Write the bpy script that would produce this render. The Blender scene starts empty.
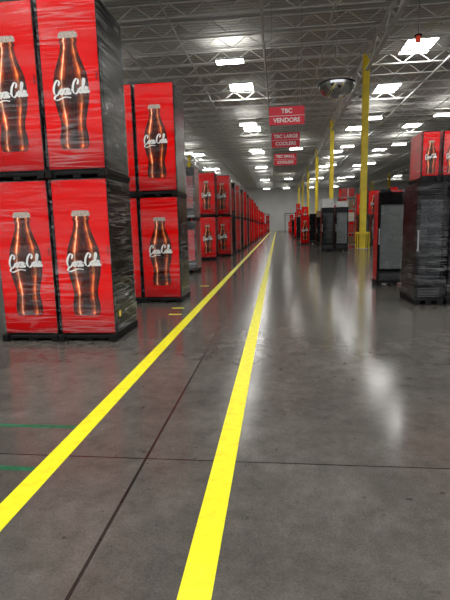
import bpy, math, random
from mathutils import Vector, Matrix
random.seed(7)
S=bpy.context.scene
COL=S.collection
try:
    S.view_settings.view_transform='Standard'
except Exception: pass

# ---------------------------------------------------------------- materials
def new_mat(name):
    m=bpy.data.materials.new(name); m.use_nodes=True
    nt=m.node_tree; b=nt.nodes['Principled BSDF']
    return m,nt,b
def P(name,col,rough=.5,metal=0,noise=0,nscale=8,spec=.5,emit=None,estr=0):
    m,nt,b=new_mat(name)
    b.inputs['Base Color'].default_value=(*col,1)
    b.inputs['Roughness'].default_value=rough
    b.inputs['Metallic'].default_value=metal
    b.inputs['Specular IOR Level'].default_value=spec
    if noise:
        tc=nt.nodes.new('ShaderNodeTexCoord'); n=nt.nodes.new('ShaderNodeTexNoise')
        n.inputs['Scale'].default_value=nscale; n.inputs['Detail'].default_value=4
        nt.links.new(tc.outputs['Object'],n.inputs['Vector'])
        r=nt.nodes.new('ShaderNodeValToRGB')
        r.color_ramp.elements[0].position=.3; r.color_ramp.elements[1].position=.7
        r.color_ramp.elements[0].color=(*[c*(1-noise) for c in col],1)
        r.color_ramp.elements[1].color=(*[min(1,c*(1+noise)) for c in col],1)
        nt.links.new(n.outputs['Fac'],r.inputs[0]); nt.links.new(r.outputs[0],b.inputs['Base Color'])
    if emit:
        b.inputs['Emission Color'].default_value=(*emit,1); b.inputs['Emission Strength'].default_value=estr
    return m
def ramp(nt,stops,interp='LINEAR'):
    r=nt.nodes.new('ShaderNodeValToRGB'); cr=r.color_ramp; cr.interpolation=interp
    while len(cr.elements)<len(stops): cr.elements.new(.5)
    for e,(p,c) in zip(cr.elements,stops):
        e.position=p; e.color=(*c,1) if len(c)==3 else c
    return r
def math_n(nt,op,a=None,b=None,va=None,vb=None):
    n=nt.nodes.new('ShaderNodeMath'); n.operation=op
    if a is not None: nt.links.new(a,n.inputs[0])
    if va is not None: n.inputs[0].default_value=va
    if b is not None: nt.links.new(b,n.inputs[1])
    if vb is not None: n.inputs[1].default_value=vb
    return n.outputs[0]

M_black=P('black_coated_steel',(.006,.0055,.0055),.22,noise=.3,spec=.16)
M_dark=P('dark_plastic',(.005,.005,.005),.55,noise=.2,spec=.2)
M_redbody=P('red_coated_steel',(.50,.006,.008),.3,noise=.15,nscale=3)
M_darkred=P('dark_red_coated_steel',(.24,.008,.010),.3,noise=.5,nscale=4)
M_grey=P('grey_steel',(.35,.35,.36),.4,.4,noise=.15)
M_white=P('white_print',(.95,.95,.93),.45,noise=.02)
M_offwhite=P('off_white_card',(.75,.75,.72),.6,noise=.12)
M_brown=P('brown_card',(.30,.20,.12),.7,noise=.12)
M_yellowcol=P('yellow_enamel',(.88,.66,.02),.45,noise=.12,nscale=2)
M_truss=P('galvanised_truss_paint',(.72,.72,.69),.6,.0,noise=.15,nscale=2)
M_pipe=P('painted_pipe',(.68,.68,.66),.5,.0,noise=.15)
M_signred=P('sign_red',(.80,.02,.05),.5,noise=.04)
M_wire=P('steel_wire',(.25,.25,.25),.4,.7,noise=.1)
M_chrome=P('mirror_chrome',(.78,.79,.80),.07,1,noise=.03)
M_light=P('lit_diffuser',(.9,.9,.9),.5,emit=(1,.985,.95),estr=24)
M_lamp=P('lit_lamp_lens',(.9,.9,.9),.5,emit=(1,.97,.9),estr=22)
M_up=P('added_uplight_glow',(.9,.9,.9),.5,emit=(1,.97,.92),estr=15)  # emission for the upward glow added to brighten the ceiling
M_beacon=P('red_beacon_lens',(.45,.03,.02),.4,emit=(1,.10,.04),estr=.25)
M_steelbox=P('galvanised_box',(.45,.45,.45),.5,.3,noise=.1)
M_stickery=P('yellow_sticker',(.85,.6,.03),.5,noise=.05)
M_green=P('green_tape',(.003,.11,.047),.5,noise=.3,nscale=20)
M_shelf=P('wire_shelf_white',(.16,.16,.16),.5,noise=.1)
M_interior=P('cooler_liner',(.03,.032,.035),.5,noise=.1)
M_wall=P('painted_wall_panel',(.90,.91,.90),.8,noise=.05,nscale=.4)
M_sidewall=P('dark_block_wall',(.22,.22,.21),.85,noise=.1,nscale=.5)  # dark grey for both side walls
M_dockdoor=P('dock_door_white',(.93,.94,.95),.6,noise=.05,nscale=.7)
M_trim=P('dark_trim',(.08,.08,.09),.6,noise=.1)

m,nt,b=new_mat('corrugated_roof_deck'); M_deck=m
tc=nt.nodes.new('ShaderNodeTexCoord'); w=nt.nodes.new('ShaderNodeTexWave'); w.bands_direction='Y'
w.inputs['Scale'].default_value=1.1; nt.links.new(tc.outputs['Object'],w.inputs['Vector'])
r=ramp(nt,[(0,(.48,.48,.46)),(.5,(.58,.58,.56)),(1,(.66,.66,.64))]); nt.links.new(w.outputs['Fac'],r.inputs[0])
nt.links.new(r.outputs[0],b.inputs['Base Color']); b.inputs['Roughness'].default_value=.7
bp=nt.nodes.new('ShaderNodeBump'); bp.inputs['Distance'].default_value=.04; nt.links.new(w.outputs['Fac'],bp.inputs['Height']); nt.links.new(bp.outputs[0],b.inputs['Normal'])

# floor
m,nt,b=new_mat('polished_concrete'); M_floor=m
tc=nt.nodes.new('ShaderNodeTexCoord')
n1=nt.nodes.new('ShaderNodeTexNoise'); n1.inputs['Scale'].default_value=.6; n1.inputs['Detail'].default_value=12; n1.inputs['Roughness'].default_value=.68
n2=nt.nodes.new('ShaderNodeTexNoise'); n2.inputs['Scale'].default_value=6; n2.inputs['Detail'].default_value=12; n2.inputs['Roughness'].default_value=.8
n3=nt.nodes.new('ShaderNodeTexNoise'); n3.inputs['Scale'].default_value=90; n3.inputs['Detail'].default_value=3
for n in (n1,n2,n3): nt.links.new(tc.outputs['Object'],n.inputs['Vector'])
r1=ramp(nt,[(.3,(.064,.059,.052)),(.5,(.102,.096,.087)),(.70,(.150,.142,.130))]); nt.links.new(n1.outputs['Fac'],r1.inputs[0])
r2=ramp(nt,[(.32,(.70,.70,.70)),(.68,(1.26,1.26,1.26))]); nt.links.new(n2.outputs['Fac'],r2.inputs[0])
r3=ramp(nt,[(.3,(.82,.82,.82)),(.7,(1.16,1.16,1.16))]); nt.links.new(n3.outputs['Fac'],r3.inputs[0])
def mul(nt,a,bb,fac=1):
    x=nt.nodes.new('ShaderNodeMix'); x.data_type='RGBA'; x.blend_type='MULTIPLY'; x.inputs[0].default_value=fac
    nt.links.new(a,x.inputs[6]); nt.links.new(bb,x.inputs[7]); return x.outputs[2]
c=mul(nt,mul(nt,r1.outputs[0],r2.outputs[0]),r3.outputs[0])
sx=nt.nodes.new('ShaderNodeSeparateXYZ'); nt.links.new(tc.outputs['Object'],sx.inputs[0])
def joint(o,off,sp,w):
    a=math_n(nt,'ADD',o,vb=off+1000*sp); a=math_n(nt,'MODULO',a,vb=sp); a=math_n(nt,'SUBTRACT',a,vb=sp/2)
    a=math_n(nt,'ABSOLUTE',a); return math_n(nt,'LESS_THAN',a,vb=w/2)
jx=joint(sx.outputs[0],.84+1.95,3.9,.018)
jy=joint(sx.outputs[1],-2.66+1.95,3.9,.012)
j=math_n(nt,'MAXIMUM',jx,jy)
j=math_n(nt,'MULTIPLY',j,vb=.85)
mx=nt.nodes.new('ShaderNodeMix'); mx.data_type='RGBA'; nt.links.new(j,mx.inputs[0]); nt.links.new(c,mx.inputs[6]); mx.inputs[7].default_value=(.010,.009,.009,1)
n4=nt.nodes.new('ShaderNodeTexNoise'); n4.inputs['Scale'].default_value=2.3; n4.inputs['Detail'].default_value=14; n4.inputs['Distortion'].default_value=.6; n4.inputs['Roughness'].default_value=.85
nt.links.new(tc.outputs['Object'],n4.inputs['Vector'])
r4=ramp(nt,[(.58,(0,0,0)),(.72,(.5,.5,.5))]); nt.links.new(n4.outputs['Fac'],r4.inputs[0])
m2=nt.nodes.new('ShaderNodeMix'); m2.data_type='RGBA'; nt.links.new(r4.outputs[0],m2.inputs[0]); nt.links.new(mx.outputs[2],m2.inputs[6]); m2.inputs[7].default_value=(.27,.265,.25,1)
n5=nt.nodes.new('ShaderNodeTexNoise'); n5.inputs['Scale'].default_value=14; n5.inputs['Detail'].default_value=6
mp5=nt.nodes.new('ShaderNodeMapping'); mp5.inputs['Location'].default_value=(31,17,0); nt.links.new(tc.outputs['Object'],mp5.inputs[0]); nt.links.new(mp5.outputs[0],n5.inputs['Vector'])
r5=ramp(nt,[(.27,(.5,.5,.5)),(.34,(1,1,1))]); nt.links.new(n5.outputs['Fac'],r5.inputs[0])
fc=mul(nt,m2.outputs[2],r5.outputs[0])
nt.links.new(fc,b.inputs['Base Color']); b.inputs['Specular IOR Level'].default_value=.30
rr=ramp(nt,[(.3,(.11,.11,.11)),(.7,(.23,.23,.23))]); nt.links.new(n2.outputs['Fac'],rr.inputs[0]); nt.links.new(rr.outputs[0],b.inputs['Roughness'])
bp=nt.nodes.new('ShaderNodeBump'); bp.inputs['Strength'].default_value=.015; bp.inputs['Distance'].default_value=.01
nt.links.new(n2.outputs['Fac'],bp.inputs['Height']); nt.links.new(bp.outputs[0],b.inputs['Normal'])

m,nt,b=new_mat('yellow_floor_tape'); M_yline=m
tc=nt.nodes.new('ShaderNodeTexCoord'); n=nt.nodes.new('ShaderNodeTexNoise'); n.inputs['Scale'].default_value=14; n.inputs['Detail'].default_value=7
nt.links.new(tc.outputs['Object'],n.inputs['Vector'])
r=ramp(nt,[(.25,(.78,.70,.02)),(.5,(.90,.85,.015)),(.8,(.95,.92,.05))]); nt.links.new(n.outputs['Fac'],r.inputs[0])
nt.links.new(r.outputs[0],b.inputs['Base Color']); b.inputs['Roughness'].default_value=.4

m,nt,b=new_mat('red_printed_panel'); M_redpanel=m
tc=nt.nodes.new('ShaderNodeTexCoord'); sp=nt.nodes.new('ShaderNodeSeparateXYZ'); nt.links.new(tc.outputs['Object'],sp.inputs[0])
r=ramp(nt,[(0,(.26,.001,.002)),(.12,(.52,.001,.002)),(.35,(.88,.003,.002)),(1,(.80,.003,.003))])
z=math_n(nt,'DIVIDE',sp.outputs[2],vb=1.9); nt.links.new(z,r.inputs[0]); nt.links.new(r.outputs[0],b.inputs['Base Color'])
b.inputs['Roughness'].default_value=.18; b.inputs['Specular IOR Level'].default_value=.15
m,nt,b=new_mat('bottle_print_ink'); M_bottle=m
uv=nt.nodes.new('ShaderNodeUVMap'); uv.uv_map='UVMap'; sp=nt.nodes.new('ShaderNodeSeparateXYZ'); nt.links.new(uv.outputs[0],sp.inputs[0])
ru=ramp(nt,[(0,(.012,.002,.001)),(.06,(.035,.005,.002)),(.14,(.10,.014,.003)),(.20,(.45,.12,.03)),(.235,(1,.66,.46)),(.27,(.25,.05,.01)),(.36,(.06,.008,.002)),(.46,(.028,.004,.002)),(.62,(.022,.003,.002)),(.72,(.20,.028,.005)),(.79,(.55,.20,.07)),(.83,(.10,.014,.003)),(.93,(.04,.006,.002)),(1,(.010,.002,.001))])
nt.links.new(sp.outputs[0],ru.inputs[0])
rv=ramp(nt,[(0,(.5,.4,.4)),(.03,(2.6,1.8,1.4)),(.07,(.7,.6,.6)),(.18,(.9,.7,.6)),(.26,(2.6,1.8,1.3)),(.34,(1.3,.9,.8)),(.42,(.7,.7,.7)),(.60,(.9,.8,.8)),(.66,(2.8,2.0,1.4)),(.73,(1.4,1.1,.9)),(.82,(2.2,1.9,1.7)),(.93,(2.6,2.5,2.4))])
nt.links.new(sp.outputs[1],rv.inputs[0])
cc=mul(nt,ru.outputs[0],rv.outputs[0])
tcb=nt.nodes.new('ShaderNodeTexCoord')
nb=nt.nodes.new('ShaderNodeTexNoise'); nb.inputs['Scale'].default_value=11; nb.inputs['Detail'].default_value=5; nt.links.new(tcb.outputs['Object'],nb.inputs['Vector'])
rf=ramp(nt,[(.3,(.5,.45,.4)),(.5,(1,1,1)),(.66,(2.6,2.0,1.6))]); nt.links.new(nb.outputs['Fac'],rf.inputs[0])
cc=mul(nt,cc,rf.outputs[0])
vo=nt.nodes.new('ShaderNodeTexVoronoi'); vo.inputs['Scale'].default_value=30; nt.links.new(tcb.outputs['Object'],vo.inputs['Vector'])
rd=ramp(nt,[(.08,(1,1,1)),(.15,(0,0,0))]); nt.links.new(vo.outputs['Distance'],rd.inputs[0])
dm=nt.nodes.new('ShaderNodeMix'); dm.data_type='RGBA'
fd=math_n(nt,'MULTIPLY',rd.outputs[0],vb=.5); nt.links.new(fd,dm.inputs[0]); nt.links.new(cc,dm.inputs[6]); dm.inputs[7].default_value=(.8,.35,.18,1)
nt.links.new(dm.outputs[2],b.inputs['Base Color']); b.inputs['Roughness'].default_value=.3; b.inputs['Specular IOR Level'].default_value=.2
M_cap=P('bottle_cap_print',(.46,.38,.32),.3,noise=.8,nscale=60)

def film(name,lo,hi,strk,seed,col=.5):
    m,nt,b=new_mat(name)
    tc=nt.nodes.new('ShaderNodeTexCoord')
    oi=nt.nodes.new('ShaderNodeObjectInfo')
    off=math_n(nt,'MULTIPLY',oi.outputs['Random'],vb=20)
    cx=nt.nodes.new('ShaderNodeCombineXYZ'); nt.links.new(off,cx.inputs[0]); nt.links.new(off,cx.inputs[2])
    va=nt.nodes.new('ShaderNodeVectorMath'); va.operation='ADD'; nt.links.new(tc.outputs['Object'],va.inputs[0]); nt.links.new(cx.outputs[0],va.inputs[1])
    def noise(scale,rot,s,det,dist):
        mp=nt.nodes.new('ShaderNodeMapping'); mp.inputs['Scale'].default_value=scale; mp.inputs['Rotation'].default_value=rot; mp.inputs['Location'].default_value=(seed,seed,0)
        nt.links.new(va.outputs[0],mp.inputs[0])
        n=nt.nodes.new('ShaderNodeTexNoise'); n.inputs['Scale'].default_value=s; n.inputs['Detail'].default_value=det; n.inputs['Distortion'].default_value=dist
        nt.links.new(mp.outputs[0],n.inputs['Vector']); return n.outputs['Fac']
    soft=noise((.6,.6,4),(.15,.12,0),1.6,3,.4)
    f1=noise((.45,.45,9),(.10,.07,0),1.5,1.5,.2)
    f2=noise((.7,.7,5),(-.35,.35,0),1.4,1.0,.2)
    rs=ramp(nt,[(.42,(lo,)*3),(.70,(hi,)*3)]); nt.links.new(soft,rs.inputs[0])
    def ridge(f,w):
        q=ramp(nt,[(.5-w,(0,0,0)),(.5,(1,1,1)),(.5+w,(0,0,0))]); nt.links.new(f,q.inputs[0]); return q.outputs[0]
    mk=ramp(nt,[(.40,(0,0,0)),(.66,(1,1,1))]); nt.links.new(noise((1,1,1),(0,0,0),1.3,2,0),mk.inputs[0])
    r2_=math_n(nt,'MULTIPLY',ridge(f2,.03),vb=.6)
    r=math_n(nt,'MAXIMUM',ridge(f1,.04),r2_)
    r=math_n(nt,'MULTIPLY',r,vb=strk); mk2=math_n(nt,'ADD',mk.outputs[0],vb=.12); r=math_n(nt,'MULTIPLY',r,mk2)
    a=math_n(nt,'ADD',r,rs.outputs[0])
    nt.links.new(a,b.inputs['Alpha'])
    b.inputs['Base Color'].default_value=(col,col,col*1.02,1); b.inputs['Roughness'].default_value=.12
    bp=nt.nodes.new('ShaderNodeBump'); bp.inputs['Strength'].default_value=.35; bp.inputs['Distance'].default_value=.02
    nt.links.new(f1,bp.inputs['Height']); nt.links.new(bp.outputs[0],b.inputs['Normal'])
    return m
M_film=film('clear_stretch_film',.0,.06,.24,0,.8)
M_filmside=film('clear_stretch_film_sides',.0,.06,.45,5,.65)
M_filmh=film('layered_stretch_film',.0,.07,.30,3,.42)
M_filmw=film('milky_stretch_film',.08,.32,.3,8,.55)
def glassmat(name,col,a0,a1):
    m,nt,b=new_mat(name)
    b.inputs['Base Color'].default_value=(*col,1); b.inputs['Roughness'].default_value=.08
    tcg=nt.nodes.new('ShaderNodeTexCoord'); ng=nt.nodes.new('ShaderNodeTexNoise'); ng.inputs['Scale'].default_value=2; nt.links.new(tcg.outputs['Object'],ng.inputs['Vector'])
    rg=ramp(nt,[(.3,(a0,)*3),(.7,(a1,)*3)]); nt.links.new(ng.outputs['Fac'],rg.inputs[0]); nt.links.new(rg.outputs[0],b.inputs['Alpha']); return m
M_glass=glassmat('door_glass',(.02,.022,.025),.35,.6)
M_glassg=glassmat('grey_door_glass',(.15,.16,.16),.6,.8)

# ---------------------------------------------------------------- mesh builder
class MB:
    def __init__(s): s.v=[]; s.f=[]; s.mi=[]; s.mats=[]; s.uv={}
    def _m(s,m):
        if m not in s.mats: s.mats.append(m)
        return s.mats.index(m)
    def box(s,x0,x1,y0,y1,z0,z1,m,bev=0):
        b=len(s.v); k=s._m(m)
        if bev<=0:
            s.v+=[(x0,y0,z0),(x1,y0,z0),(x1,y1,z0),(x0,y1,z0),(x0,y0,z1),(x1,y0,z1),(x1,y1,z1),(x0,y1,z1)]
            fs=[(0,3,2,1),(4,5,6,7),(0,1,5,4),(1,2,6,5),(2,3,7,6),(3,0,4,7)]
        else:
            c=bev
            def ring(z,i):
                return [(x0+c+i,y0+i,z),(x1-c-i,y0+i,z),(x1-i,y0+c+i,z),(x1-i,y1-c-i,z),(x1-c-i,y1-i,z),(x0+c+i,y1-i,z),(x0+i,y1-c-i,z),(x0+i,y0+c+i,z)]
            s.v+=ring(z0,c*.7)+ring(z0+c,0)+ring(z1-c,0)+ring(z1,c*.7)
            fs=[tuple(reversed(range(8))),tuple(range(24,32))]
            for l in range(3):
                for i in range(8):
                    a=l*8+i; bb=l*8+(i+1)%8; fs.append((a,bb,bb+8,a+8))
        for f in fs: s.f.append(tuple(b+i for i in f)); s.mi.append(k)
    def beam(s,p,q,t,m):
        p=Vector(p);q=Vector(q);d=(q-p).normalized(); up=Vector((0,0,1)) if abs(d.z)<.9 else Vector((1,0,0))
        a=d.cross(up).normalized()*t/2; c=d.cross(a).normalized()*t/2
        b=len(s.v);k=s._m(m)
        for o in (p,q):
            for sa,sc in ((-1,-1),(1,-1),(1,1),(-1,1)): s.v.append(tuple(o+a*sa+c*sc))
        for f in [(0,1,2,3),(7,6,5,4),(0,4,5,1),(1,5,6,2),(2,6,7,3),(3,7,4,0)]: s.f.append(tuple(b+i for i in f)); s.mi.append(k)
    def cyl(s,p,q,r,m,n=10,r2=None):
        p=Vector(p);q=Vector(q);d=(q-p).normalized(); up=Vector((0,0,1)) if abs(d.z)<.9 else Vector((1,0,0))
        a=d.cross(up).normalized(); c=d.cross(a).normalized(); r2=r if r2 is None else r2
        b=len(s.v);k=s._m(m)
        for o,rr in ((p,r),(q,r2)):
            for i in range(n):
                t=2*math.pi*i/n; s.v.append(tuple(o+a*math.cos(t)*rr+c*math.sin(t)*rr))
        for i in range(n):
            j=(i+1)%n; s.f.append((b+i,b+j,b+n+j,b+n+i)); s.mi.append(k)
        s.f.append(tuple(b+i for i in reversed(range(n)))); s.mi.append(k)
        s.f.append(tuple(b+n+i for i in range(n))); s.mi.append(k)
    def mesh(s,name,smooth=False):
        me=bpy.data.meshes.new(name); me.from_pydata(s.v,[],s.f)
        for m in s.mats: me.materials.append(m)
        for p,k in zip(me.polygons,s.mi): p.material_index=k; p.use_smooth=smooth
        if s.uv:
            l=me.uv_layers.new(name='UVMap')
            for lp in me.loops: l.data[lp.index].uv=s.uv.get(lp.vertex_index,(0,0))
        me.update(); return me
def obj(name,me,loc=(0,0,0),parent=None,label=None,cat=None,group=None,kind=None,rz=0):
    o=bpy.data.objects.new(name,me); COL.objects.link(o)
    o.location=loc; o.rotation_euler=(0,0,rz)
    if parent: o.parent=parent
    if label: o['label']=label
    if cat: o['category']=cat
    if group: o['group']=group
    if kind: o['kind']=kind
    return o

# ---------------------------------------------------------------- bottle print + script lettering
PROF=[(0,.68),(.015,.77),(.04,.82),(.09,.83),(.14,.79),(.19,.73),(.24,.73),(.29,.79),(.34,.87),(.39,.94),(.45,.99),(.51,1.0),(.56,.99),(.61,.96),(.66,.89),(.71,.78),(.76,.66),(.81,.55),(.86,.47),(.905,.44),(.91,.50),(.93,.50),(.935,.45),(.947,.45)]
def catmull(p,n=6):
    out=[]
    for i in range(len(p)-1):
        p0=p[max(i-1,0)];p1=p[i];p2=p[i+1];p3=p[min(i+2,len(p)-1)]
        for k in range(n):
            t=k/n
            out.append(tuple(.5*((2*p1[d])+(-p0[d]+p2[d])*t+(2*p0[d]-5*p1[d]+4*p2[d]-p3[d])*t*t+(-p0[d]+3*p1[d]-3*p2[d]+p3[d])*t**3) for d in (0,1)))
    out.append(p[-1]); return out
def bottle_mesh(h,w):
    b=MB(); k=b._m(M_bottle); N=8
    pr=catmull(PROF,3)
    for i,(t,r) in enumerate(pr):
        for j in range(N+1):
            u=j/N; b.v.append(((u-.5)*w*r,0,t*h)); b.uv[len(b.v)-1]=(u,t)
    for i in range(len(pr)-1):
        for j in range(N):
            a=i*(N+1)+j; b.f.append((a,a+1,a+N+2,a+N+1)); b.mi.append(k)
    return b.mesh('bottle_print')
def cap_mesh(h,w):
    b=MB(); k=b._m(M_cap)
    pr=[(.945,.50),(.955,.55),(.985,.51),(1,.42)]
    for t,r in pr: b.v+=[(-w*r/2,0,t*h),(w*r/2,0,t*h)]
    for i in range(3): b.f.append((2*i,2*i+1,2*i+3,2*i+2)); b.mi.append(k)
    return b.mesh('cap_print')
def sh(l,dx): return [(x+dx,y) for x,y in l]
CC=[(1.45,1.55),(1.80,1.9),(1.7,2.35),(1.2,2.4),(.55,1.8),(.22,.95),(.4,.2),(1.0,-.02),(1.55,.3),(1.9,.75)]
OO=[(2.5,.98),(2.08,.7),(1.98,.25),(2.25,0),(2.62,.3),(2.68,.75),(2.5,.98)]
OO2=[(2.55,.95),(2.75,.8),(3.0,.85)]
C2=[(3.55,.78),(3.42,1.0),(3.05,.75),(2.95,.25),(3.25,0),(3.6,.2),(3.8,.5)]
A1=[(4.35,.85),(4.1,1),(3.78,.65),(3.75,.2),(3.98,0),(4.3,.4),(4.5,.95)]
A2=[(4.5,.95),(4.35,.4),(4.4,.05),(4.65,.05),(4.9,.35)]
LL=[(8.05,.5),(8.5,1.2),(8.85,2.1),(8.70,2.4),(8.45,2.0),(8.3,1.0),(8.3,.2),(8.5,0),(8.85,.35)]
STROKES=[CC,OO,OO2,C2,A1,A2,[(4.95,.6),(5.35,.66)],sh(CC,5.3),sh(OO,5.3),sh(OO2,5.3),LL,sh(A1,5.15),sh(A2,5.15),
 [(.95,-.02),(.40,-.30),(.35,-.70),(1.2,-.85),(3.1,-.45),(4.9,-.62)]]
def script_mesh(width):
    s=width/10.1; b=MB(); k=b._m(M_white); nib=.40; mn=.13
    for st in STROKES:
        pts=catmull(st)
        base=len(b.v)
        for i,(x,y) in enumerate(pts):
            a=pts[max(i-1,0)];c=pts[min(i+1,len(pts)-1)]
            tx,ty=c[0]-a[0],c[1]-a[1]; L=math.hypot(tx,ty) or 1; nx,ny=-ty/L,tx/L
            wd=mn+nib*abs(nx*math.cos(.35)+ny*math.sin(-.35)); wd*=.58
            y2=y*1.5+(x-5)*.03
            for sg in (-1,1): b.v.append(((x+nx*sg*wd-5.05)*s,0,(y2+ny*sg*wd-.7)*s))
        for i in range(len(pts)-1):
            b.f.append((base+2*i,base+2*i+1,base+2*i+3,base+2*i+2)); b.mi.append(k)
    return b.mesh('script_lettering')

# ---------------------------------------------------------------- vending machine kind
CACHE={}
def wrap_mesh(w,d,z0,z1,e,fe,mf,ms,amp):
    b=MB(); kf=b._m(mf); ks=b._m(ms); n=10
    for i in range(n+1):
        z=z0+(z1-z0)*i/n; o=e+amp*math.sin(i*2.1)
        b.v+=[(-w/2-o,-o-fe,z),(w/2+o,-o-fe,z),(w/2+o,d+o,z),(-w/2-o,d+o,z)]
    for i in range(n):
        for j in range(4): b.f.append((4*i+j,4*i+(j+1)%4,4*i+4+(j+1)%4,4*i+4+j)); b.mi.append(kf if j==0 else ks)
    return b.mesh('stretch_film')
def vend_meshes(w,d,h,redside):
    key=('v',w,d,h,redside)
    if key in CACHE: return CACHE[key]
    sk=.08
    B=M_redbody if redside else M_black
    b=MB(); b.box(-w/2,w/2,.06,d,sk,h,B,.012)
    b.box(-w/2+.05,w/2-.05,d-.004,d+.006,sk+.1,h-.15,M_dark)
    for i in range(5): b.box(-w/2+.1,w/2-.1,d+.006,d+.012,sk+.15+i*.06,sk+.18+i*.06,M_grey)
    body=b.mesh('body')
    b=MB(); b.box(-w/2,w/2,0,.058,sk,h,M_black,.01)
    door=b.mesh('door')
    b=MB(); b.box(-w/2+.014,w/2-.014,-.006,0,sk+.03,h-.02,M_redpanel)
    panel=b.mesh('front_panel')
    b=MB(); b.box(w/2-.045,w/2-.034,-.014,-.006,h*.54,h*.59,M_dark,.003); handle=b.mesh('lock_handle')
    b=MB()
    b.box(-w/2-.015,w/2+.015,-.03,d+.02,.035,sk,M_dark,.008)
    for x in (-w/2+.0,-.05,w/2-.1):
        b.box(x,x+.1,-.03,d+.02,0,.035,M_dark)
    for x in (-w/2-.018,w/2-.062): b.box(x,x+.08,-.08,.04,0,.095,M_dark,.008)
    skid=b.mesh('skid_base')
    bh=h*.645; bw=bh/3.02
    fm={k:wrap_mesh(w,d,sk+.03,h-.01,.008,.02,a,c_,.004) for k,a,c_ in (('c',M_film,M_filmside),('w',M_filmw,M_filmw),('h',M_filmh,M_filmh))}
    r=dict(body=body,door=door,panel=panel,handle=handle,skid=skid,film=fm,bottle=bottle_mesh(bh,bw),cap=cap_mesh(bh,bw),script=script_mesh(bw*1.03),bh=bh)
    CACHE[key]=r; return r
def vending(x,y,z,w=.74,d=.9,h=1.98,redside=False,rz=0,label='',group='stacked vending machines',film=True,printed=True):
    M=vend_meshes(w,d,h,redside)
    e=obj('vending_machine',None,(x,y,z),label=label,cat='vending machine',group=group,rz=rz); e.empty_display_size=.2
    obj('body',M['body'],parent=e); dr=obj('door',M['door'],parent=e); pn=obj('front_panel',M['panel'],parent=dr)
    obj('lock_handle',M['handle'],parent=dr); obj('skid_base',M['skid'],parent=e)
    if printed:
        z0=h*.165
        obj('bottle_print',M['bottle'],(0,-.008,z0),parent=dr,label='printed brown glass bottle picture')
        obj('cap_print',M['cap'],(0,-.008,z0),parent=dr)
        obj('script_lettering',M['script'],(0,-.011,z0+M['bh']*.50),parent=dr,label='white flowing script lettering')
    if film: obj('stretch_film',M['film'][film if isinstance(film,str) else 'c'],parent=e)
    return e

def cooler_meshes(w,d,h,side,hazy,glassm):
    key=('c',w,d,h,side.name,hazy,glassm.name)
    if key in CACHE: return CACHE[key]
    t=.05; b=MB()
    b.box(-w/2,-w/2+t,.06,d,.12,h,side,.01); b.box(w/2-t,w/2,.06,d,.12,h,side,.01)
    b.box(-w/2+t,w/2-t,d-t,d,.12,h,M_interior); b.box(-w/2+t,w/2-t,.06,d-t,h-.2,h-.001,M_black)
    b.box(-w/2+t,w/2-t,.06,d-t,.12,.36,M_interior)
    body=b.mesh('body')
    b=MB(); f=.055; z0=.34; z1=h-.22
    b.box(-w/2,-w/2+f,0,.055,z0,z1,M_black,.008); b.box(w/2-f,w/2,0,.055,z0,z1,M_black,.008)
    b.box(-w/2+f,w/2-f,0,.055,z0,z0+f,M_black); b.box(-w/2+f,w/2-f,0,.055,z1-f,z1,M_black)
    door=b.mesh('door_frame')
    b=MB(); b.box(-w/2+f,w/2-f,.02,.032,z0+f,z1-f,glassm); glass=b.mesh('door_glass')
    b=MB(); b.box(-w/2+.012,-w/2+.035,-.04,-.02,h*.45,h*.62,M_grey,.004); b.box(-w/2+.012,-w/2+.035,-.02,0,h*.45,h*.47,M_grey); b.box(-w/2+.012,-w/2+.035,-.02,0,h*.6,h*.62,M_grey)
    handle=b.mesh('door_handle')
    b=MB(); b.box(-w/2,w/2,-.01,.058,h-.215,h,M_black,.01); head=b.mesh('header_sign')
    b=MB(); b.box(-w/2,w/2,.01,.058,.12,.335,M_dark,.006)
    for i in range(6): b.box(-w/2+.06,w/2-.06,0,.01,.15+i*.028,.158+i*.028,M_trim)
    grille=b.mesh('grille')
    b=MB()
    zz=z0+.15
    while zz<z1-.1:
        for i in range(9):
            xx=-w/2+t+.02+i*(w-2*t-.04)/8; b.box(xx-.003,xx+.003,.1,d-t,zz,zz+.006,M_shelf)
        b.box(-w/2+t,w/2-t,.09,.10,zz-.01,zz+.02,M_shelf); zz+=.3
    shelf=b.mesh('shelves')
    b=MB(); b.box(-w/2-.02,w/2+.02,-.02,d+.02,.08,.12,M_dark)
    for x in (-w/2,-.05,w/2-.1): b.box(x,x+.1,-.02,d+.02,0,.08,M_dark)
    skid=b.mesh('skid_base')
    mf=M_filmh if hazy is True else M_filmw if hazy=='w' else M_film
    r=dict(body=body,door=door,glass=glass,handle=handle,head=head,grille=grille,shelf=shelf,skid=skid,film=wrap_mesh(w,d,.1,h-.005,.022,.025,mf,mf,.003))
    CACHE[key]=r; return r
def cooler(x,y,z,w=.74,d=.75,h=2.05,side=None,hazy=False,film=False,rz=0,label='',group='glass door coolers',glassm=None):
    side=side or M_black
    M=cooler_meshes(w,d,h,side,hazy,glassm or M_glass)
    e=obj('glass_door_cooler',None,(x,y,z),label=label,cat='cooler',group=group,rz=rz); e.empty_display_size=.2
    obj('body',M['body'],parent=e); dr=obj('door_frame',M['door'],parent=e)
    obj('door_glass',M['glass'],parent=dr); obj('door_handle',M['handle'],parent=dr,label='grey metal handle')
    obj('header_sign',M['head'],parent=e); obj('grille',M['grille'],parent=e); obj('shelves',M['shelf'],parent=e); obj('skid_base',M['skid'],parent=e)
    if film or hazy: obj('stretch_film',M['film'],parent=e)
    return e
def carton(x,y,z,w,d,h,mat,label,name='carton',group=None):
    b=MB(); b.box(-w/2,w/2,0,d,0,h,mat,.012)
    b.box(-.03,.03,-.003,d+.003,.02,h+.001,M_offwhite)
    return obj(name,b.mesh(name),(x,y,z),label=label,cat='box',group=group)

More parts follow.
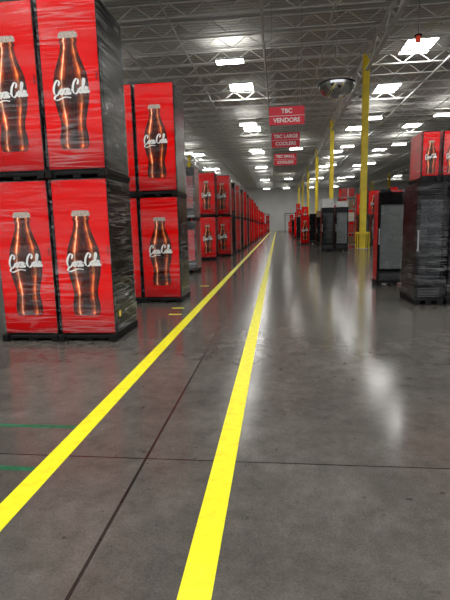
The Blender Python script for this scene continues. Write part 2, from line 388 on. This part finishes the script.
# ================================================================ ROOM
Y0,Y1=-14,120; XL,XR=-26.6,36.2; ZD=11.0
b=MB(); b.box(XL,XR,Y0,Y1,-.2,0,M_floor); obj('floor',b.mesh('floor'),kind='structure',label='polished dark concrete warehouse floor with saw-cut joints')
b=MB(); b.box(XL,XR,Y0,Y1,ZD,ZD+.15,M_deck); obj('ceiling',b.mesh('ceiling'),kind='structure',label='corrugated steel roof deck')
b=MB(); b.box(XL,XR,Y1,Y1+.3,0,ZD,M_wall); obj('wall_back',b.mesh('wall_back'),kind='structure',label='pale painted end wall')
b=MB(); b.box(XL-.3,XL,Y0,Y1,0,ZD,M_sidewall); obj('wall_left',b.mesh('wall_left'),kind='structure',label='dark grey painted side wall')
b=MB(); b.box(XR,XR+.3,Y0,Y1,0,ZD,M_sidewall); obj('wall_right',b.mesh('wall_right'),kind='structure',label='dark grey painted side wall')
for i,x in enumerate((-12,-4,4,12,20)):
    b=MB(); b.box(x-1.9,x+1.9,Y1-.12,Y1-.02,0,4.2,M_dockdoor)
    for k in range(7): b.box(x-1.9,x+1.9,Y1-.14,Y1-.12,.55*k+.5,.55*k+.54,M_trim)
    b.box(x-2.05,x-1.9,Y1-.16,Y1-.02,0,4.35,M_trim); b.box(x+1.9,x+2.05,Y1-.16,Y1-.02,0,4.35,M_trim); b.box(x-2.05,x+2.05,Y1-.16,Y1-.02,4.2,4.35,M_trim)
    obj('door_%d'%(i+1),b.mesh('door'),kind='structure',label='white sectional dock door')

LX=15.6; b=MB()
b.box(0.02,LX-.02,-.05,.05,.56,.62,M_truss); b.box(.35,LX-.35,-.04,.04,0,.05,M_truss)
n=20
for i in range(n):
    x0=.02+i*(LX-.04)/n; x1=.02+(i+1)*(LX-.04)/n
    if i%2==0: b.beam((x0,0,.58),(x1,0,.03),.035,M_truss)
    else: b.beam((x0,0,.03),(x1,0,.58),.035,M_truss)
JM=b.mesh('roof_joist')
colx=[-26.4,-10.8,4.8,20.4]
yy=1.65
while yy<119:
    for cx in colx:
        if cx==-26.4 and yy<18: continue
        obj('roof_joist',JM,(cx,yy,10.36),label='grey open-web steel roof joist under the deck',cat='roof joist',group='roof joists')
    yy+=1.95
LY=15.6; b=MB()
b.box(-.09,.09,.17,LY-.17,.80,.90,M_truss); b.box(-.09,.09,.17,LY-.17,0,.1,M_truss)
for i in range(12):
    y0=.2+i*(LY-.4)/12; y1=.2+(i+1)*(LY-.4)/12
    b.beam((0,y0,.85 if i%2==0 else .05),(0,y1,.05 if i%2==0 else .85),.07,M_truss)
GM=b.mesh('roof_girder')
for cx in (-10.8,4.8,20.4):
    for k in range(-1,7):
        y=11.4+15.6*k
        if y+LY>Y1+1: continue
        obj('roof_girder',GM,(cx,y,9.44),label='grey steel truss girder between columns',cat='roof girder',group='roof girders')
b=MB(); b.box(-.16,.16,-.16,-.13,.03,10.34,M_yellowcol); b.box(-.16,.16,.13,.16,.03,10.34,M_yellowcol); b.box(-.015,.015,-.13,.13,.03,10.34,M_yellowcol)
CM=b.mesh('shaft')
b=MB(); b.box(-.26,.26,-.26,.26,0,.03,M_grey)
for x in(-.2,.2):
    for y in (-.2,.2): b.cyl((x,y,.03),(x,y,.08),.02,M_grey,6)
CB=b.mesh('base_plate')
b=MB()
for x in (-.34,.28):
    b.box(x,x+.06,-.34,-.28,.0,.95,M_yellowcol,.01); b.box(x,x+.06,.28,.34,.0,.95,M_yellowcol,.01)
for z in (.85,):
    b.box(-.34,.34,-.35,-.32,z,z+.1,M_yellowcol); b.box(-.34,.34,.32,.35,z,z+.1,M_yellowcol)
CG=b.mesh('guard')
for cx in (4.8,20.4,-10.8):
    for k in range(0,7):
        y=11.4+15.6*k
        if cx==-10.8 and k<1: continue
        e=obj('steel_column',None,(cx,y,0),label='yellow painted steel I-section column on the floor',cat='column',group='yellow columns')
        obj('shaft',CM,parent=e); obj('base_plate',CB,parent=e); obj('guard',CG,parent=e)
for i,x in enumerate((-7.5,-4.6,-.6,2.4,9.4,12.5,17)):
    b=MB(); b.cyl((0,0,0),(0,118,0),.045 if i%2 else .065,M_pipe,8)
    obj('sprinkler_pipe',b.mesh('sprinkler_pipe'),(x,1,10.29),label='grey sprinkler pipe hung under the roof joists',cat='pipe',group='roof pipes')
for y in (17,32,47,62):
    b=MB(); b.cyl((0,0,0),(28,0,0),.05,M_pipe,8)
    obj('conduit_pipe',b.mesh('conduit_pipe'),(-10.3,y,10.165),label='grey conduit crossing beneath the roof joists',cat='pipe',group='roof pipes')

b=MB(); b.box(-.78,.78,-1.1,1.1,-.02,0,M_light)
for a in ((-.86,-.78,-1.18,1.18),(.78,.86,-1.18,1.18),(-.78,.78,-1.18,-1.1),(-.78,.78,1.1,1.18)): b.box(a[0],a[1],a[2],a[3],-.06,0,M_steelbox)
SKM=b.mesh('skylight'); i=0
for x in (-18.5,-10.4,-2.4,7.9,13.5,25):
    for y in (-8,0,8,34,48,63,79,100):  # unseen rows behind the camera are added to light the machine fronts
        if x in (-18.5,25) and y in (8,48,79): continue
        if x>5: y+=2.2
        i+=1; obj('window_%d'%i,SKM,(x,y,ZD),kind='structure',label='bright rectangular roof skylight')
i+=1; obj('window_%d'%i,SKM,(7.75,28.2,ZD),kind='structure',label='bright rectangular roof skylight')
b=MB(); b.box(-.75,.75,-.35,.35,0,.1,M_steelbox,.01); HB=b.mesh('housing')
b=MB(); b.box(-.7,.7,-.3,.3,-.02,0,M_lamp); HL=b.mesh('lamp_lens')
b=MB(); b.box(-.7,.7,-.3,.3,.1,.115,M_up); HU=b.mesh('added_uplight')  # glowing top face added to the fixture to throw light onto the roof
b=MB()
for x in (-.72,.72): b.cyl((x,0,.1),(x,0,.45),.01,M_wire,6)
HW=b.mesh('hanger')
for x in (-10.4,-2.4,2.2,7.9,13.5):
    for y in (-4.2,4,25.6,41,55,71,90,112):
        if x==2.2 and y in (25.6,41,71): continue
        if x==7.9 and y==25.6: continue
        e=obj('high_bay_light',None,(x,y,9.93),label='lit rectangular high bay light hung from joists',cat='ceiling light',group='high bay lights')
        obj('housing',HB,parent=e); obj('lamp_lens',HL,parent=e); obj('added_uplight',HU,parent=e); obj('hanger',HW,parent=e)
b=MB(); b.cyl((0,0,0),(0,0,.22),.11,M_beacon,14,.09); b.cyl((0,0,.22),(0,0,.27),.14,M_dark,14); b.cyl((0,0,.27),(0,0,1.95),.02,M_wire,6)
obj('warning_beacon',b.mesh('warning_beacon'),(5.55,20.2,8.41),label='red hanging warning beacon on a rod',cat='warning light')

# ================================================================ floor markings
def tape(name,x0,x1,y0,y1,mat,label,group=None):
    b=MB(); b.box(x0,x1,y0,y1,0,.002,mat); return obj(name,b.mesh(name),(0,0,0),label=label,cat='floor marking',group=group)
tape('floor_marking_line',-.335-.068,-.335+.068,-3,112,M_yline,'long yellow walkway line painted on the concrete floor','walkway lines')
tape('floor_marking_line',-1.425-.068,-1.425+.068,-3,112,M_yline,'long yellow walkway line beside the stacked machines','walkway lines')
tape('floor_marking_tape',-4.4,-1.50,3.06,3.11,M_green,'green tape strip running away from the yellow line','green tape')
tape('floor_marking_tape',-4.4,-1.50,2.46,2.51,M_green,'green tape strip running away from the yellow line','green tape')
for x,y in ((-1.80,8.1),(-1.72,7.5),(-1.8,11.2)):
    tape('floor_marking_tape',x-.11,x+.11,y-.03,y+.03,M_yline,'short yellow tape mark on the floor','short yellow tape marks')

# ================================================================ left stacks
def vstack(xc,y,n=2,h=1.98,**k):
    out=[]
    for i in range(n):
        where='on the floor' if i==0 else 'stacked on another'
        pr='red front with bottle picture, ' if k.get('printed',True) else 'plain red front under film, '
        lab=('red-sided ' if k.get('redside') else '')+'vending machine, '+pr+where
        out.append(vending(xc,y,i*(h+.004),h=h,label=lab,**k))
    return out
vstack(-3.26,5.68,h=2.09); near=vstack(-2.47,5.68,h=2.09)
vstack(-3.03,8.75,h=2.04); vstack(-2.24,8.75,h=2.04)
b=MB(); b.box(0,.002,-.03,.03,-.04,.04,M_stickery); obj('sticker',b.mesh('sticker'),(.37+.014,.15,.34),parent=near[0],label='small yellow sticker')
vstack(-3.80,14.5,2,1.64,film='h',printed=False)
for k in range(2):
    cooler(-2.88,14.5,k*1.645,w=.66,d=.8,h=1.64,side=M_darkred,hazy='w',glassm=M_redbody if k==0 else M_darkred,
      label=('red front cooler in milky film on the floor' if k==0 else 'dark red cooler in milky film stacked on another'),group='film wrapped coolers')
for xc,y,h,rs,n,fm in ((-3.05,20.3,1.88,False,2,True),(-3.9,20.3,1.88,False,2,True),(-2.62,22.4,1.92,True,2,True),(-3.45,22.4,1.92,True,2,True),(-2.5,26.6,1.86,True,2,'w'),(-2.42,31.5,1.85,True,2,True),(-2.4,36.6,1.8,False,2,False),(-2.35,39.5,1.8,True,2,False),(-2.3,43,1.75,False,2,False),(-2.3,48,1.7,True,2,False),(-2.3,54,1.6,False,2,False),(-2.2,61,1.6,True,2,False),(-2.2,69,1.6,True,2,False),(-2.2,78,1.8,False,1,False)):
    vstack(xc,y,n,h,redside=rs,film=fm)
for xc,y in ((-2.55,24.5),(-2.46,29),(-2.4,34)):
    for i in range(2):
        cooler(xc,y,i*1.84,w=.72,d=.8,h=1.835,side=M_redbody,film=True,glassm=M_redbody if i else M_glass,label='cooler with red sides, '+('on the floor' if i==0 else 'stacked on another'),group='red and black stacked coolers')

# ================================================================ right side
big=cooler(2.62,8.30,0,w=.48,d=.9,h=2.1,side=M_black,hazy=True,label='tall narrow black cooler under stretch film on the floor',group='wrapped coolers')
big2=cooler(3.19,8.30,0,w=.52,d=.9,h=2.1,side=M_black,hazy=True,label='tall black film-wrapped cooler with white paper label',group='wrapped coolers')
for xc in (2.58,2.92,3.26):
    vending(xc,8.37,2.105,w=.29,d=.7,h=.84,label='small red display cooler on top of a tall cooler',group='small red coolers',printed=True,redside=True,film='c')
b=MB(); b.box(-.05,.05,-.002,0,-.08,.08,M_white); obj('paper_label',b.mesh('paper_label'),(-.10,-.056,1.80),parent=big2,label='white paper label')
cooler(2.68,10.9,0,w=.80,d=.5,h=2.12,side=M_redbody,glassm=M_glassg,label='glass door cooler with red sides and grey glass',group='glass door coolers')
cooler(3.66,11.2,0,w=.74,d=.8,h=2.14,side=M_black,label='black glass door cooler beside a red one',group='glass door coolers')
for xc,y,s,h,g in ((2.70,25.3,M_black,2.3,M_glass),(3.42,25.3,M_black,2.3,M_glassg),(5.6,31,M_black,2.0,M_glass),(6.4,31,M_redbody,2.0,M_glassg),(3.3,38,M_redbody,2.0,M_glass),(4.1,38,M_grey,2.0,M_glassg),(3.7,31,M_redbody,2.1,M_glass),(2.9,31,M_black,1.9,M_glass),(2.7,34.5,M_black,2.2,M_glass),(2.05,42,M_black,2.1,M_glass),(2.2,60,M_black,2.0,M_glass)):
    cooler(xc,y,0,w=.66,d=.75,h=h,side=s,glassm=g,label='upright glass door cooler standing on the floor',group='upright coolers')
carton(2.70,25.35,2.305,.6,.6,.45,M_offwhite,'white carton resting on an upright cooler',group='white cartons')
carton(3.42,25.35,2.305,.55,.6,.3,M_offwhite,'white carton resting on an upright cooler',group='white cartons')
carton(2.9,31.1,1.905,.6,.5,.4,M_brown,'brown carton resting on an upright cooler',group='cartons on coolers')
carton(3.7,31.1,2.105,.6,.5,.4,M_redbody,'red carton resting on an upright cooler',group='cartons on coolers')
b=MB()
for x in (-.5,.46):
    for y in (0,.66): b.box(x,x+.04,y,y+.04,0,3.0,M_trim)
fr=b.mesh('frame')
rk=obj('storage_rack',None,(4.18,28.4,0),label='tall open metal storage rack beside a yellow column',cat='rack')
obj('frame',fr,parent=rk)
b=MB(); b.box(-.5,.5,0,.7,0,.035,M_grey); shm=b.mesh('shelf')
for z in (.15,.85,1.55,2.25,2.95): obj('shelf',shm,(0,0,z),parent=rk)
for z,ws,ms in ((.188,.8,M_brown),(.888,.7,M_redbody),(1.588,.75,M_offwhite),(2.288,.6,M_brown),(2.988,.7,M_redbody)):
    carton(4.18,28.45,z,ws,.55,.5,ms,('red' if ms is M_redbody else 'white' if ms is M_offwhite else 'brown')+' carton on the open storage rack',group='rack cartons')
for xc,y,h,rs in ((2.0,34,2.1,True),(2.8,42,2.1,False),(2.1,50,2.2,False),(2.3,72,2.0,False),(2.3,84,2.0,True)):
    vending(xc,y,0,w=.6,h=h,d=.8,redside=rs,label='red vending machine standing in the aisle row',group='aisle row machines',film=False,printed=rs)
for xc,y,n,rs in ((3.3,56,2,True),(3.1,66,2,False),(3.3,78,2,True),(3.9,88,3,False),(3.0,98,2,True),(4.2,98,2,False),(-3.2,92,2,True),(-2.0,100,2,False)):
    vstack(xc,y,n,1.75,redside=rs,film=False)
for i,xc in enumerate((6.3,7.15,8.0,8.85,9.7,10.55)):
    if i%3==2:
        for k in range(2): cooler(xc,36,k*1.94,w=.74,d=.8,h=1.935,side=M_black,label='black glass door cooler, '+('on the floor' if k==0 else 'stacked on another'),group='dark stacked coolers')
    else: vstack(xc,36,2,1.9 if i%2 else 1.8,redside=i%2==0,film='w' if i==3 else False)
for i,xc in enumerate((5.4,6.4,7.4,8.4,10.2,11.2)): vstack(xc,47,3 if i%2 else 2,1.6,redside=i%2==0,film=False)

# ================================================================ signs
def textmesh(s,size,mat):
    c=bpy.data.curves.new('t','FONT'); c.body=s; c.size=size; c.align_x='CENTER'; c.align_y='CENTER'; c.offset=.007; c.extrude=.002
    o=bpy.data.objects.new('t',c); COL.objects.link(o); bpy.context.view_layer.update()
    dg=bpy.context.evaluated_depsgraph_get(); me=bpy.data.meshes.new_from_object(o.evaluated_get(dg)); 
    bpy.data.objects.remove(o); me.transform(Matrix.Rotation(math.pi/2,4,'X')); me.materials.clear(); me.materials.append(mat); me.name='lettering'; return me
for (x,y,z,l1,l2) in ((.42,20,5.87,'TBC','VENDORS'),(.47,25,5.78,'TBC LARGE','COOLERS'),(.55,31,5.62,'TBC SMALL','COOLERS')):
    e=obj('hanging_sign',None,(x,y,z),label='red hanging sign with white lettering %s %s'%(l1,l2),cat='sign',group='hanging aisle signs')
    b=MB(); b.box(-.72,.72,-.01,.01,-.36,.36,M_signred); pn=obj('sign_panel',b.mesh('sign_panel'),parent=e)
    b=MB(); b.box(-.72,.72,-.013,-.010,-.008,.008,M_white); obj('divider_stripe',b.mesh('divider_stripe'),parent=pn)
    obj('lettering',textmesh(l1,.24,M_white),(0,-.014,.18),parent=pn); obj('lettering',textmesh(l2,.24,M_white),(0,-.014,-.18),parent=pn)
    b=MB()
    for sx_ in (-.6,.6): b.cyl((sx_,0,.36),(sx_,0,10.36-z),.008,M_wire,5)
    obj('suspension_wire',b.mesh('suspension_wire'),parent=e)
b=MB(); k=b._m(M_chrome); n=32; r=.53; rings=10
for i in range(rings):
    a=math.pi/2*i/rings
    for j in range(n): b.v.append((r*math.cos(a)*math.cos(2*math.pi*j/n),r*math.cos(a)*math.sin(2*math.pi*j/n),-.75*r*math.sin(a)))
b.v.append((0,0,-r*.75))
for i in range(rings-1):
    for j in range(n):
        j2=(j+1)%n; b.f.append((i*n+j,(i+1)*n+j,(i+1)*n+j2,i*n+j2)); b.mi.append(k)
for j in range(n): b.f.append(((rings-1)*n+j,rings*n,(rings-1)*n+(j+1)%n)); b.mi.append(k)
e=obj('dome_mirror',None,(1.80,15,5.58),label='silver hemispherical safety mirror hung by wires',cat='mirror')
obj('mirror_dome',b.mesh('mirror_dome',True),parent=e)
b=MB(); b.cyl((0,0,0),(0,0,.03),.55,M_dark,32); obj('rim',b.mesh('rim'),parent=e)
b=MB()
for a in (0,2.1,4.2): b.cyl((.5*math.cos(a),.5*math.sin(a),.03),(0,0,1.0),.006,M_wire,5)
b.cyl((0,0,1.0),(0,0,4.76),.006,M_wire,5); obj('suspension_wire',b.mesh('suspension_wire'),parent=e)

# ================================================================ world, camera
W=bpy.data.worlds.new('W'); S.world=W; W.use_nodes=True
bg=W.node_tree.nodes['Background']; bg.inputs[0].default_value=(.95,.97,1,1); bg.inputs[1].default_value=1.1
cam=bpy.data.cameras.new('camera'); cam.sensor_fit='HORIZONTAL'; cam.sensor_width=36; cam.lens=36.8; cam.clip_end=400
co=bpy.data.objects.new('camera',cam); COL.objects.link(co)
R=Matrix.Rotation(math.radians(6.6),4,'Z')@Matrix.Rotation(math.radians(90-9.1),4,'X')@Matrix.Rotation(math.radians(-1.4),4,'Z')
co.matrix_world=Matrix.Translation((0,0,1.45))@R
S.camera=co
